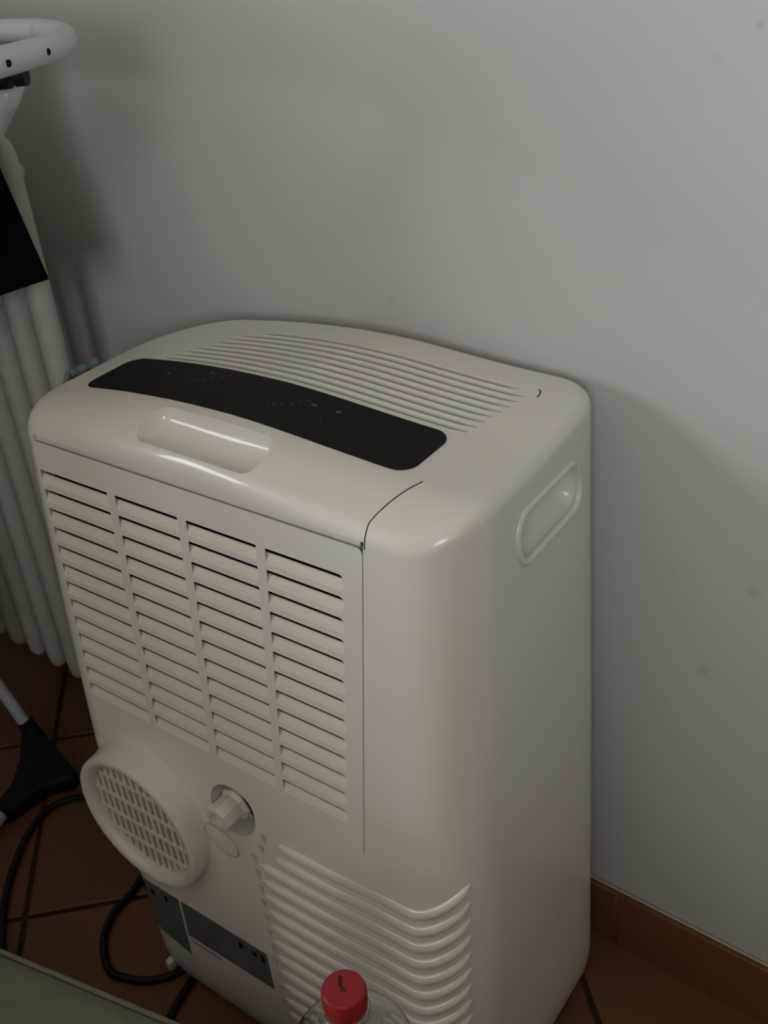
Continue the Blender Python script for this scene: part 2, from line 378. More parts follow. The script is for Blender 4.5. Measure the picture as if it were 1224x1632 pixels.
# top vent pocket
gl = [(-.742, .632), (-.737, .642), (-.728, .652), (-.719, .663), (-.708, .674), (-.697, .685), (-.685, .696), (-.668, .705), (-.65, .7125)]
slotY = [.6235 + .00885 * k for k in range(9)]
slotL = [-.738, -.734, -.728, -.722, -.714, -.708, -.701, -.692, -.670]
slotR = [-.394, -.391, -.389, -.387, -.384, -.381, -.378, -.377, -.388]
def pocket(x0s, x1s, ys, depth, W):
    """rounded ended grooves following the domed top"""
    for xa, xb, y in zip(x0s, x1s, ys):
        N = 22; V = []; F = []
        for i in range(N + 1):
            x = xa + (xb - xa) * i / N
            e = min(x - xa, xb - x); w = W / 2 * math.sqrt(max(0.12, 1 - (1 - min(1, e / 0.004)) ** 2))
            zt = ztop(x, y)
            V += [(x, y - w, zt - depth), (x, y + w, zt - depth * .8), (x, y + w, zt + .01), (x, y - w, zt + .01)]
        for i in range(N):
            for k in range(4): F.append((i * 4 + k, i * 4 + (k + 1) % 4, (i + 1) * 4 + (k + 1) % 4, (i + 1) * 4 + k))
        F.append((3, 2, 1, 0)); F.append((N * 4, N * 4 + 1, N * 4 + 2, N * 4 + 3)); cutter(V, F)
pocket(slotL, slotR, slotY, 0.0130, 0.0064)
# small three-cornered notches at the left end of the lower ribs
ribz = [.316 - .0197 * k for k in range(14)]
notch = [(-.537, .3105), (-.541, .2945), (-.5515, .277)] + [(-.5485 + (.0022 * k), .259 - .0192 * k) for k in range(10)]
for x, z in notch:
    V = [fp(x + a, z + b, d) for d in (.01, -.006) for a, b in ((-.0042, .006), (.0042, .006), (.0018, -.0065))]
    cutter(V, [(0, 1, 2), (5, 4, 3), (0, 3, 4, 1), (1, 4, 5, 2), (2, 5, 3, 0)])
for c in cut:
    md = body.modifiers.new('cut', 'BOOLEAN'); md.operation = 'DIFFERENCE'; md.object = c; md.solver = 'EXACT'
dg = bpy.context.evaluated_depsgraph_get()
me = bpy.data.meshes.new_from_object(body.evaluated_get(dg))
for c in cut: bpy.data.objects.remove(c)
bpy.data.objects.remove(body)
bm = bmesh.new(); bm.from_mesh(me)
CZ, CX = 0.6722, -0.404
bmesh.ops.bisect_plane(bm, geom=bm.verts[:] + bm.edges[:] + bm.faces[:], plane_co=(0, 0, CZ), plane_no=(0, 0, 1), dist=1e-6)
bmesh.ops.bisect_plane(bm, geom=bm.verts[:] + bm.edges[:] + bm.faces[:], plane_co=(CX, 0, 0), plane_no=(1, 0, 0), dist=1e-6)
def split(keep_top, name):
    b = bm.copy(); b.faces.ensure_lookup_table()
    def is_top(f):
        c = f.calc_center_median(); return c.z > CZ and c.x < CX
    kill = [f for f in b.faces if is_top(f) != keep_top]
    bmesh.ops.delete(b, geom=kill, context='FACES')
    m2 = bpy.data.meshes.new(name); b.to_mesh(m2); b.free()
    m2.materials.clear(); smooth(m2, 32)
    return attach(link(name, m2, M['plastic']), ac)
housing = split(False, 'housing'); top_cover = split(True, 'top_cover'); bm.free()

# --- vent panel: a plate with four columns of thirteen slots
def plate(outer, holes, th, name, m):
    bm = bmesh.new(); E = []
    for loop in [outer] + holes:
        vs = [bm.verts.new(fp(XM(x, z), z, 0)) for x, z in loop]
        E += [bm.edges.new((vs[i], vs[(i + 1) % len(vs)])) for i in range(len(vs))]
    bmesh.ops.triangle_fill(bm, use_beauty=True, use_dissolve=False, edges=E)
    r = bmesh.ops.extrude_face_region(bm, geom=bm.faces[:])
    for v in [g for g in r['geom'] if isinstance(g, bmesh.types.BMVert)]: v.co.y += th
    bmesh.ops.recalc_face_normals(bm, faces=bm.faces)
    me = bpy.data.meshes.new(name); bm.to_mesh(me); bm.free(); smooth(me, 30)
    return attach(link(name, me, m), ac)
colsx = [(-.7865, -.6925), (-.6825, -.6035), (-.5935, -.5140), (-.5045, -.4250)]
PITCH, OP = 0.0197, 0.0140
ztops = [.6375 - PITCH * k for k in range(13)]
def rr(x0, x1, z0, z1, r):        # r = radii BL, BR, TR, TL
    P = []
    for (cx_, cz_, a0, q) in ((x0, z0, 180, r[0]), (x1, z0, 270, r[1]), (x1, z1, 0, r[2]), (x0, z1, 90, r[3])):
        sx, sz = (1 if cx_ == x0 else -1), (1 if cz_ == z0 else -1)
        for k in range(5 if q > .001 else 2):
            a = math.radians(a0 + 90 * k / (4 if q > .001 else 1)); P.append((cx_ + sx * q + q * math.cos(a), cz_ + sz * q + q * math.sin(a)))
    return P
holes = []
for zt in ztops:
    for ci_, (a, b) in enumerate(colsx):
        holes.append(rr(a, b, zt - OP, zt, (.0006, .005 if ci_ == 3 else .0006, .005 if ci_ == 3 else .0006, .0006)))
vp = plate(rr(PX0 + .0001, PX1 - .0010, PZ0 + .00003, PZ1 - .0064, (.0006, .0006, .006, .004)), holes, 0.0009, 'vent_panel', M['plastic'])
shade_sheet = mk('filter', *slab_cut(PX0 + .001, PX1 - .001, PZ0 + .001, PZ1 - .003, -.0150, -.0165), M['dark'], None, 0); attach(shade_sheet, ac)  # dark sheet behind the slots, its colour stands in for shade inside
louv = {}
for zt in ztops:
    z0 = zt - OP
    for ci_, (a, b) in enumerate(colsx):
        if ci_ not in louv:
            aa = a + (-.0028 if ci_ == 0 else -.0072); w_ = b - aa + .002
            pr = [(0.0, -.0003), (0.0013, .0040), (0.0034, .0082), (0.0042, .0082), (0.0022, .0036), (0.0008, -.0006)]   # (depth behind the face, height)
            V = [(0, p[0], p[1]) for p in pr] + [(w_, p[0], p[1]) for p in pr]
            V = [(x, y + 0.0001 + 0.1 * z, z) for x, y, z in V]
            k = len(pr); F = [tuple(range(k)), tuple(range(2 * k - 1, k - 1, -1))] + [(i, (i + 1) % k, (i + 1) % k + k, i + k) for i in range(k)]
            mm = bpy.data.meshes.new('louver_slat'); mm.from_pydata(V, [], F); mm.materials.append(M['plastic2'])
            b_ = bmesh.new(); b_.from_mesh(mm); bmesh.ops.recalc_face_normals(b_, faces=b_.faces); b_.to_mesh(mm); b_.free()
            louv[ci_] = (mm, aa)
        mm, aa = louv[ci_]
        xa_, xb_ = XM(aa, zt - .007), XM(b + .002, zt - .007)
        o = link('louver_slat', mm, None, None, (xa_, 0.423 + 0.1 * z0 - .0001, z0)); o.parent = vp; o.scale = ((xb_ - xa_) / (b + .002 - aa), 1, 1)
        o.matrix_parent_inverse = Matrix.Identity(4)
lip = mk('panel_lip', *slab_cut(PX0 + .001, -.4125, .6600, PZ1 - .0002, -.0050, -.0070), M['plastic'], None, 0); attach(lip, ac)
# vent_panel itself is parented with an inverse, so its children live in the same world coordinates

# --- control panel following the domed top
def topslab(name, x0, x1, yf_, yb_, r, m, off=0.0007, nx=60, parent=ac):
    xs_ = sorted(set([x0 + r * (1 - math.cos(math.pi / 2 * k / 8)) for k in range(9)] + [x1 - r * (1 - math.cos(math.pi / 2 * k / 8)) for k in range(9)] + list(np.linspace(x0 + r, x1 - r, nx))))
    V = []; F = []; ny = 8
    for x in xs_:
        e = min(x - x0, x1 - x); ins = r - math.sqrt(max(0, r * r - max(0, r - e) ** 2)) if e < r else 0
        a, b = yf_(x) + min(ins, .49 * (yb_(x) - yf_(x))), yb_(x) - min(ins, .49 * (yb_(x) - yf_(x)))
        for j in range(ny + 1):
            y = a + (b - a) * j / ny; V.append((x, y, ztop(x, y) + off))
        V.append((x, b, ztop(x, b) - .001)); V.append((x, a, ztop(x, a) - .001))
    K = ny + 3
    for i in range(len(xs_) - 1):
        for j in range(K): F.append((i * K + j, i * K + (j + 1) % K, (i + 1) * K + (j + 1) % K, (i + 1) * K + j))
    F.append(tuple(range(K))[::-1]); F.append(tuple((len(xs_) - 1) * K + j for j in range(K)))
    o = mk(name, V, F, m, None, 30); attach(o, ac) if parent is ac else None; return o
cp = topslab('control_panel', -.776, -.4020, lambda x: .5470, lambda x: .6155 - .004 * (x + .776), .016, M['black'])
cp['label'] = 'glossy black touch control panel'
marks = [(-.666, .580), (-.660, .585), (-.652, .588), (-.646, .594), (-.640, .600), (-.634, .605), (-.628, .610),
         (-.563, .574), (-.558, .577), (-.553, .581), (-.546, .586), (-.541, .592), (-.537, .598), (-.507, .575)]
V = []; F = []
for x, y in marks:
    b0 = len(V); r_ = .0010
    V += [(x + r_ * math.cos(a), y + r_ * math.sin(a), ztop(x, y) + .00085) for a in np.arange(0, 6.28, math.pi / 4)]
    V += [(x + r_ * math.cos(a), y + r_ * math.sin(a), ztop(x, y) + .0003) for a in np.arange(0, 6.28, math.pi / 4)]
    F.append(tuple(range(b0, b0 + 8))); F += [(b0 + k, b0 + (k + 1) % 8, b0 + 8 + (k + 1) % 8, b0 + 8 + k) for k in range(8)]
for x, y, sx, sy in ((-.655, .603, .007, .004), (-.528, .594, .008, .0035), (-.503, .595, .007, .004), (-.70, .59, .006, .003)):
    b0 = len(V)
    for zz in (.00082, .0003):
        V += [(x + a * sx, y + b * sy, ztop(x + a * sx, y + b * sy) + zz) for a, b in ((-.5, -.15), (.1, -.5), (.5, .1), (-.1, .5))]
    F.append((b0, b0 + 1, b0 + 2, b0 + 3)); F += [(b0 + k, b0 + (k + 1) % 4, b0 + 4 + (k + 1) % 4, b0 + 4 + k) for k in range(4)]
mo = mk('indicator_marks', V, F, mat('faint_print', (0.10, 0.11, 0.12), .7, .1), None, 0); mo['kind'] = 'stuff'; attach(mo, ac)

# --- rounded bars between the grooves of the top vent
for k in range(8):
    xa_, xb_ = max(slotL[k], slotL[k + 1]) + .002, min(slotR[k], slotR[k + 1]) - .002; y = (slotY[k] + slotY[k + 1]) / 2
    attach(tube('vent_bar', [(x, y, ztop(x, y) - .0012) for x in np.linspace(xa_, xb_, 24)], .0015, M['plastic'], seg=8), ac)
# --- seam lines
def surf_front_top(x):            # path over the front top edge at a given x
    P = []
    xl, xr, yf, yb = L
    for t in np.linspace(0, 90, 12):
        s, c = math.sin(math.radians(t)), math.cos(math.radians(t)); y = yf + DF * (1 - c); P.append((x, y, ztop(x, y) - .012 * (1 - s)))
    return P
sp = surf_front_top(CX + .0003); sy = sp[-1][1]; sp += [(CX + .0022 * k, sy + .0057 * k, ztop(CX + .0022 * k, sy + .0057 * k)) for k in range(1, 9)]
attach(tube('seam', sp, 0.00055, M['seam'], seg=6), ac)
arc_ = [(-.3735 + .006 * math.cos(a), .690 + .010 * math.sin(a)) for a in np.linspace(-.2, 1.3, 8)]
attach(tube('seam', [(x, y, ztop(x, y)) for x, y in arc_], 0.0006, M['seam'], seg=6), ac)
attach(tube('seam', [fp(XM(PX1, z) - .0004, z, -.0002) for z in np.linspace(.372, .668, 12)], 0.0005, mat('faint_seam', (.25, .23, .21), .8, .1), seg=6), ac)

# --- exhaust outlet
EC = (-.701, .2610); RO = .0850
exo = lathe('exhaust_outlet', [(RO + .004, -.013), (RO + .002, .001), (RO + .0005, .006), (RO, .018), (RO - .001, .0215), (RO - .004, .0230), (RO - .009, .0220), (RO - .0125, .019), (RO - .0145, .014), (RO - .015, -.0125), (.0001, -.013)],
            fp(EC[0], EC[1], 0), M['plastic'], None, 'y', 64); attach(exo, ac)
IR = RO - .0152
yb0 = fp(EC[0], EC[1], 0)[1]
bk = lathe('backing', [(.0001, -.0090), (IR, -.0090), (IR, -.0110), (.0001, -.0110)], fp(EC[0], EC[1], 0), M['inner'], None, 'y', 48); attach(bk, exo); bk.matrix_parent_inverse = Matrix.Identity(4)
def kid(o, p): o.parent = p; o.matrix_parent_inverse = Matrix.Identity(4); return o
for k in range(14):
    dx = -IR + 2 * IR * (k + .5) / 14; hh = math.sqrt(max(0, IR ** 2 - dx ** 2)) - .0003
    kid(boxes('grille_fin', [(EC[0] + dx - .0024, EC[0] + dx + .0024, yb0 - .0115, yb0 + .0090, EC[1] - hh, EC[1] + hh)], M['plastic2']), exo)
for k in range(4):
    dz = (-.6 + .4 * k) * IR; hw = math.sqrt(IR ** 2 - dz ** 2) - .0003
    kid(boxes('grille_bar', [(EC[0] - hw, EC[0] + hw, yb0 - .0132, yb0 - .0105, EC[1] + dz - .0016, EC[1] + dz + .0016)], M['plastic2']), exo)

# --- drain plug in its recess
PC = fp(-.5835, .3215, 0)
plug = lathe('drain_plug', [(.0001, -.026), (.0185, -.026), (.0185, -.012), (.0150, -.008), (.0150, .012), (.0140, .014), (.0095, .0142), (.0085, .008), (.0001, .008)], PC, M['plastic'], None, 'y', 8, 25); attach(plug, ac)
dk = lathe('gap_shade', [(.0001, -.0250), (.0284, -.0235), (.0284, -.022), (.0235, -.0215), (.0001, -.0225)], fp(DC[0], DC[1], 0), M['seam'], None, 'y', 40); attach(dk, ac)  # dark brown disc stands in for shade at the recess bottom
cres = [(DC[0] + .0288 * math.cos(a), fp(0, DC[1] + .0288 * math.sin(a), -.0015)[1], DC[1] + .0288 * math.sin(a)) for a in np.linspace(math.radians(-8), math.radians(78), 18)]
attach(tube('gap_shade', cres, [.0008 + .0014 * math.sin(math.pi * k / 17) for k in range(18)], M['dark'], seg=8), ac)  # black crescent painted in for the shade of the deep gap
tet = [(-.585 + .021 * math.cos(a), fp(0, .292 + .024 * math.sin(a), .0035 + .006 * (1 + math.sin(a)))[1], .292 + .024 * math.sin(a)) for a in np.linspace(math.radians(80), math.radians(440), 40)]
attach(tube('plug_strap', tet, .0011, M['translucent'], seg=8), ac)

# --- rating labels that follow the front face round the left corner
def film(name, quad, off, m, nu=16, nv=6):
    (tl, trr, br, bl) = quad; V = []; F = []
    for o_ in (off, -.0004):
        for i in range(nu + 1):
            for j in range(nv + 1):
                u, v = i / nu, j / nv
                x = (tl[0] * (1 - u) + trr[0] * u) * (1 - v) + (bl[0] * (1 - u) + br[0] * u) * v
                z = (tl[1] * (1 - u) + trr[1] * u) * (1 - v) + (bl[1] * (1 - u) + br[1] * u) * v
                V.append((x, fy(x, z) - o_, z))
    K = nv + 1; B = (nu + 1) * K
    for i in range(nu):
        for j in range(nv):
            F.append((i * K + j, (i + 1) * K + j, (i + 1) * K + j + 1, i * K + j + 1)); F.append((B + i * K + j, B + i * K + j + 1, B + (i + 1) * K + j + 1, B + (i + 1) * K + j))
    for i in range(nu):
        for j in (0, nv): F.append((i * K + j, (i + 1) * K + j, B + (i + 1) * K + j, B + i * K + j))
    for j in range(nv):
        for i in (0, nu): F.append((i * K + j, i * K + j + 1, B + i * K + j + 1, B + i * K + j))
    return attach(mk(name, V, F, m, None, 30), ac)
l1 = film('rating_label', [(-.757, .146), (-.6775, .147), (-.6675, .069), (-.736, .083)], .0006, M['label'], 24); l1['label'] = 'dark grey label wrapping the lower left corner'
l2 = film('rating_label', [(-.6735, .147), (-.548, .148), (-.541, .101), (-.6675, .099)], .0006, M['label']); l2['label'] = 'long dark grey label beside the corner one'
for q in ([(-.744, .139), (-.735, .139), (-.733, .127), (-.742, .127)], [(-.722, .138), (-.717, .138), (-.716, .130), (-.721, .130)], [(-.700, .139), (-.696, .139), (-.695, .132), (-.699, .132)],
          [(-.588, .141), (-.582, .141), (-.581, .134), (-.587, .134)], [(-.568, .141), (-.562, .141), (-.561, .135), (-.567, .135)], [(-.556, .142), (-.551, .142), (-.550, .132), (-.555, .134)]):
    film('print_mark', q, .0009, M['ink'], 2, 2)
film('print_line', [(-.664, .0945), (-.618, .094), (-.617, .0915), (-.663, .092)], .0006, M['inner'], 8, 1)

# --- lower ribs sweeping from the front round the right corner
for k in range(13):
    z0 = ribz[k] - .003
    xl, xr, yf, yb = lim(z0)
    path = []
    xa = notch[k][0] + .006 + (.012 if k < 2 else 0)
    for x in np.linspace(xa, xr - RFR, 26): path.append((x, 0, 0, -1))
    for a in np.linspace(0, 56, 14)[1:]:
        an = math.radians(270 + a); path.append((xr - RFR + RFR * math.cos(an), 1, math.cos(an), math.sin(an)))
    V = []; F = []; NP = len(path); K = 9
    for i, (x, c, nx, ny) in enumerate(path):
        t = i / (NP - 1); sw = max(0, (i - 24) / (NP - 25)); z = z0 + .034 * sw ** 1.6 + .010 * max(0, (x + .45) / .09 if x > -.45 else 0) * (1 if True else 0) * .6
        xl2, xr2, yf2, yb2 = lim(z)
        if c: bx, by = xr2 - RFR + RFR * nx, yf2 + RFR + RFR * ny
        else: bx, by = x, yf2
        tt = min(1, i / 3.0) * min(1, (NP - 1 - i) / 2.0)
        mid = math.exp(-((t - .45) / .20) ** 2)
        pr = (.0042 - .0036 * mid) * (0.12 + 0.88 * math.sqrt(max(0, tt))); hgt = .0066 * (0.35 + 0.65 * math.sqrt(max(0, tt)))
        for j in range(K):
            an = math.pi * j / (K - 1); d = pr * math.sin(an); dz = hgt * math.cos(an)
            if an > math.pi / 2: dz *= .8
            V.append((bx + nx * d, by + ny * d + .1 * dz, z + dz))
        V.append((bx - nx * .002, by - ny * .002, z))
    K2 = K + 1
    for i in range(NP - 1):
        for j in range(K2): F.append((i * K2 + j, i * K2 + (j + 1) % K2, (i + 1) * K2 + (j + 1) % K2, (i + 1) * K2 + j))
    F.append(tuple(range(K2))); F.append(tuple((NP - 1) * K2 + j for j in range(K2))[::-1])
    attach(mk('rib', V, F, M['plastic'], None, 60), ac)

gx_ = side_x(0, .648)
rim = []
for k in range(48):
    a = 2 * math.pi * k / 48; cyy = .664 if math.cos(a) > 0 else .590; cz_ = .6495 if math.cos(a) > 0 else .6465
    y_, z_ = cyy + .0155 * math.cos(a), cz_ + .0225 * math.sin(a); rim.append((side_x(0, z_) - .0004, y_, z_))
attach(tube('grip_rim', rim, .0036, M['plastic'], seg=10, closed=True), ac)

# --- casters
for x, y in ((-.655, .465), (-.345, .455), (-.345, .665), (-.655, .665)):
    c = lathe('caster', [(.0001, -.009), (.010, -.009), (.0115, -.007), (.0115, .007), (.010, .009), (.0001, .009)], (x, y, .0115), M['cord'], None, 'y', 20); attach(c, ac)
cl = boxes('cord_clip', [(-.716, -.706, .4225, .434, .0125, .028)], M['plastic'], None, .003); attach(cl, ac)

# ---------------------------------------------------------------- radiator on the wall
rad = thing('column_radiator', 'off-white tubular column radiator on the wall left of the air conditioner', 'radiator', (-1.2, .70, 0))
def section_mesh():
    V = []; F = []
    for y in (.665,):
        P = [(0, y, z) for z in (.106, .109, .116, .133)] + [(0, y, z) for z in (.3, .6, .86)] + [(0, y, z) for z in (.876, .888, .895)]
        R = [.004, .009, .0128, .0145, .0145, .0145, .0145, .0135, .010, .003]
        v, f = tube_data(P, R, 14, False, len(V)); V += v; F += f
    for z in (.135, .855):
        v, f = tube_data([(0, .668, z), (0, .680, z)], .0080, 14, False, len(V)); V += v; F += f
        v, f = tube_data([(-.0260, .678, z), (.0, .678, z)], .008, 14, False, len(V)); V += v; F += f
    me = bpy.data.meshes.new('radiator_section'); me.from_pydata([tuple(v) for v in V], [], F)
    b = bmesh.new(); b.from_mesh(me); bmesh.ops.recalc_face_normals(b, faces=b.faces); b.to_mesh(me); b.free()
    smooth(me, 50); me.materials.append(M['enamel']); return me
sm = section_mesh()
for k in range(12):
    o = link('radiator_section', sm, None, None, (-.974 - .0502 * k, (.0 + .0375 * (.0502 * k) - .003), 0)); attach(o, rad)
for x in (-1.20, -1.45):
    for z in (.155, .825): attach(boxes('wall_bracket', [(x - .008, x + .008, .70, WY(x) + .001, z - .012, z + .012)], M['enamel']), rad)

# ---------------------------------------------------------------- folding drying rack on the left
rk = thing('drying_rack', 'white tubular folding clothes rack with black plastic joints at the left edge', 'clothes rack', (-1.2, .5, 0))
ED = Vector((0.33, -0.944, 0))                      # direction of the rack's end frame, towards the room
loop = spline([(-.50, .05, 1.0), (-.575, .255, 1.0), (-.640, .430, 1.0), (-.659, .484, 1.0), (-.676, .524, 1.0), (-.704, .557, 1.0), (-.738, .582, 1.0), (-.778, .599, 1.0), (-.83, .603, 1.0), (-1.1, .590, 1.0), (-1.9, .550, 1.0)], 8)
attach(tube('top_frame', loop, .0098, M['tube'], seg=16), rk)
for k, (px_, py_) in enumerate([(-.668, .515), (-.643, .440), (-.617, .368), (-.592, .298), (-.566, .225)]):
    attach(tube('drying_wire', [(px_, py_, 1.0), (px_ - .5, py_ - .024, .999), (px_ - 1.2, py_ - .058, 1.0)], .0020, M['tube'], seg=8), rk)
for px_, py_ in [(-.6655, .500), (-.6480, .4530)]:
    q = Vector((px_, py_, 1.0)); nn = Vector((.93, .35, -.02)).normalized()
    attach(tube('rivet_hole', [q + nn * .0085, q + nn * .0104], .0024, M['ink'], seg=12), rk)
attach(tube('pivot_joint', [(-.692, .492, .985), (-.747, .460, .984)], [.0088, .0100], M['rackblack'], seg=16), rk)
attach(tube('pivot_knob', [(-.6815, .4990, .985), (-.6885, .4945, .985)], [.0074, .0080], M['rackblack'], seg=16), rk)
attach(tube('leg', spline([(-0.7256, 0.5235, 0.9832), (-0.7176, 0.506, 0.9694), (-0.7334, 0.507, 0.9574), (-0.7644, 0.5086, 0.9321), (-0.8356, 0.507, 0.8684), (-1.28, .42, .38), (-1.60, .38, .012)], 6), .0095, M['tube'], seg=14), rk)
attach(tube('leg', [(-1.166, .588, .030), (-1.290, .565, .300), (-1.63, .50, .98)], .0092, M['tube'], seg=14), rk)
attach(tube('foot_rail', [(-1.098, .487, .014), (-1.03, .29, .014), (-.98, .13, .014)], .0095, M['tube'], seg=14), rk)
fo = [(-1.212, .607), (-1.188, .607), (-1.125, .592), (-1.052, .575), (-1.048, .562), (-1.074, .530), (-1.078, .470), (-1.104, .464), (-1.118, .508), (-1.148, .545), (-1.182, .575)]
b = bmesh.new(); vs = [b.verts.new((x, y, 0.0005)) for x, y in fo]; fc = b.faces.new(vs)
r = bmesh.ops.extrude_face_region(b, geom=[fc])
for v in [g for g in r['geom'] if isinstance(g, bmesh.types.BMVert)]: v.co.z = .027 + (.012 if v.co.y > .59 and v.co.x < -1.15 else 0)
bmesh.ops.bevel(b, geom=b.edges[:], offset=.005, segments=3, affect='EDGES', profile=.5)
bmesh.ops.recalc_face_normals(b, faces=b.faces); me = bpy.data.meshes.new('corner_foot'); b.to_mesh(me); b.free(); smooth(me, 50)
attach(link('corner_foot', me, M['rackblack']), rk)
attach(tube('leg_socket', [(-1.160, .589, .018), (-1.176, .586, .056)], [.0135, .0118], M['rackblack'], seg=14), rk)

# garments draped over the tubes and wires
def drape(name, label, a, b, u0, u1, zf, zb, r, m, slant=0.0, cat='garment', fold=.004, freq=40, hem=0.012, drop=0.0):
    a, b = Vector(a), Vector(b); D = (b - a).normalized(); Pn = Vector((D.y, -D.x, 0)); Pn = Pn if Pn.y < 0 else -Pn
    R = r + .0022; NZ, NX = 16, 36; prof = []
    for k in range(NZ + 1): prof.append(('f', k / NZ))
    for k in range(1, 8): prof.append(('a', math.pi * k / 8))
    for k in range(NZ + 1): prof.append(('b', 1 - k / NZ))
    V = []; F = []; K = len(prof)
    for lay in (-.0011, .0011):
        for i in range(NX + 1):
            t = i / NX
            for kind, q in prof:
                if kind == 'a': off = R * math.cos(q); z = a.z + R * math.sin(q); nrm = (math.cos(q), math.sin(q)); dn = 0
                else:
                    zz = (zf if kind == 'f' else zb) + hem * math.sin(t * 9) - drop * min(.15, (u1 - u0) * t)
                    z = zz + (a.z - zz) * q; dn = 1 - q
                    sg = 1 if kind == 'f' else -1
                    off = sg * (R + dn * (.004 + fold * (1 + math.sin(t * freq + 2 * dn)))); nrm = (sg, 0)
                u = u0 + (u1 - u0) * t - slant * (a.z - min(z, a.z)) * (1 - t)
                p = a + D * u + Pn * (off + nrm[0] * lay); V.append((p.x, p.y, z + nrm[1] * lay))
    B = (NX + 1) * K
    for i in range(NX):
        for k in range(K - 1):
            F.append((i * K + k, (i + 1) * K + k, (i + 1) * K + k + 1, i * K + k + 1)); F.append((B + i * K + k, B + i * K + k + 1, B + (i + 1) * K + k + 1, B + (i + 1) * K + k))
        for k in (0, K - 1): F.append((i * K + k, (i + 1) * K + k, B + (i + 1) * K + k, B + i * K + k))
    for k in range(K - 1):
        for i in (0, NX): F.append((i * K + k, i * K + k + 1, B + i * K + k + 1, B + i * K + k))
    g = mk(name, V, F, m, None, 60); g['label'] = label; g['category'] = cat; g['group'] = 'laundry on the clothes rack'; return g
drape('black_garment', 'black garment hanging over the rear tube of the clothes rack in front of the radiator', (-.86, .6018, 1.0), (-1.1, .590, 1.0), .052, .62, .784, .94, .0098, M['cloth'], slant=.33, fold=.001, hem=.002, drop=.36)
for (wx, wy), u0, u1, zf, zb, mk_name, lab in (  # unseen laundry added to shade the wall and lower front
    ((-.617, .368), .40, 1.15, .50, .55, 'cloth', 'black shirt added unseen for shade on the third wire of the clothes rack'),
    ((-.592, .298), .38, 1.15, .32, .36, 'rag', 'blue-grey towel added unseen for shade on the middle wire of the clothes rack'),
    ((-.566, .225), .38, 1.20, .28, .34, 'cloth', 'long dark trousers added unseen for shade on the fifth wire of the clothes rack')):
    g = drape('shade_garment', lab, (wx, wy, 1.0), (wx - .5, wy - .024, 1.0), u0, u1, zf, zb, .0022, M[mk_name])

# small blue-grey cloth on the radiator side of the air conditioner
V = []; F = []
path = [(-.8225, .690), (-.829, .691), (-.835, .687), (-.839, .678), (-.8405, .665), (-.841, .640), (-.841, .60), (-.841, .56)]
NY = 10
for layer, off in ((0, 0.0), (1, .004)):
    for k in range(NY + 1):
        y = .572 + .034 * k / NY
        for i, (x, z) in enumerate(path):
            nx_, nz_ = (0.2, 1) if i < 2 else ((-.6, .7) if i < 4 else (-1, .0))
            w_ = .0015 * math.sin(k * 1.3 + i)
            V.append((x + nx_ * (off + w_), y + (.004 * math.sin(i) if k in (0, NY) else 0), z + nz_ * (off + w_)))
K = len(path); B = (NY + 1) * K
for k in range(NY):
    for i in range(K - 1):
        F.append((k * K + i, k * K + i + 1, (k + 1) * K + i + 1, (k + 1) * K + i)); F.append((B + k * K + i, B + (k + 1) * K + i, B + (k + 1) * K + i + 1, B + k * K + i + 1))
    for i in (0, K - 1): F.append((k * K + i, (k + 1) * K + i, B + (k + 1) * K + i, B + k * K + i))
for i in range(K - 1):
    for k in (0, NY): F.append((k * K + i, k * K + i + 1, B + k * K + i + 1, B + k * K + i))
rg = mk('cleaning_cloth', V, F, M['rag'], None, 60)
rg['label'] = 'small blue-grey cloth over the far left edge of the air conditioner'; rg['category'] = 'cloth'

# ---------------------------------------------------------------- power cord on the floor
cp_ = [(-.652, .318, .0055), (-.662, .355, .0055), (-.676, .395, .0055), (-.684, .430, .0055), (-.688, .448, .0055), (-.698, .447, .0055), (-.712, .420, .0055), (-.728, .403, .0055), (-.75, .392, .0055), (-.778, .387, .0055), (-.815, .410, .0055), (-.836, .446, .0055), (-.842, .490, .0055), (-.872, .545, .0055), (-.94, .580, .0055), (-1.015, .562, .0055), (-1.048, .526, .0055), (-1.041, .476, .0055), (-1.004, .418, .0055), (-.962, .372, .0055), (-.915, .334, .0055), (-.84, .27, .0055), (-.80, .24, .0055)]
cd = tube('power_cord', spline(cp_, 8), .0048, M['cord'], seg=10)
cd['label'] = 'black power cord looping over the tiles below the exhaust outlet'; cd['category'] = 'cord'

# ---------------------------------------------------------------- upholstered floor seat in the near left corner
def cushion(name, x0, x1, y0, y1, z0, z1, r, m, rot=0):
    b = bmesh.new(); NXc, NYc, NZc = 40, 20, 8
    v, f = box_data(x0, x1, y0, y1, z0, z1); vs = [b.verts.new(q) for q in v]
    for q in f: b.faces.new([vs[i] for i in q])
    bmesh.ops.bevel(b, geom=b.edges[:], offset=r, segments=5, affect='EDGES', profile=.5)
    bmesh.ops.recalc_face_normals(b, faces=b.faces); me = bpy.data.meshes.new(name); b.to_mesh(me); b.free(); smooth(me, 60)
    return me
cu = thing('floor_seat', 'low grey-green upholstered seat filling the near left corner', 'seat', (-.5, -.1, 0))
co = attach(link('cushion', cushion('cushion', -.62, .62, -.42, 0, 0.001, .19, .030, M['sofa'])), cu); co.data.materials.append(M['sofa'])
co.matrix_parent_inverse = Matrix.Identity(4); co.location = (-.12, .412, 0); co.rotation_euler = (0, 0, math.radians(11)); 
pp = [(-.605, -.012, .176), (.605, -.012, .176)]
pi_ = tube('piping', [(-.61 + .122 * k, -.0075, .1835) for k in range(11)], .0028, M['sofa'], co, 8)

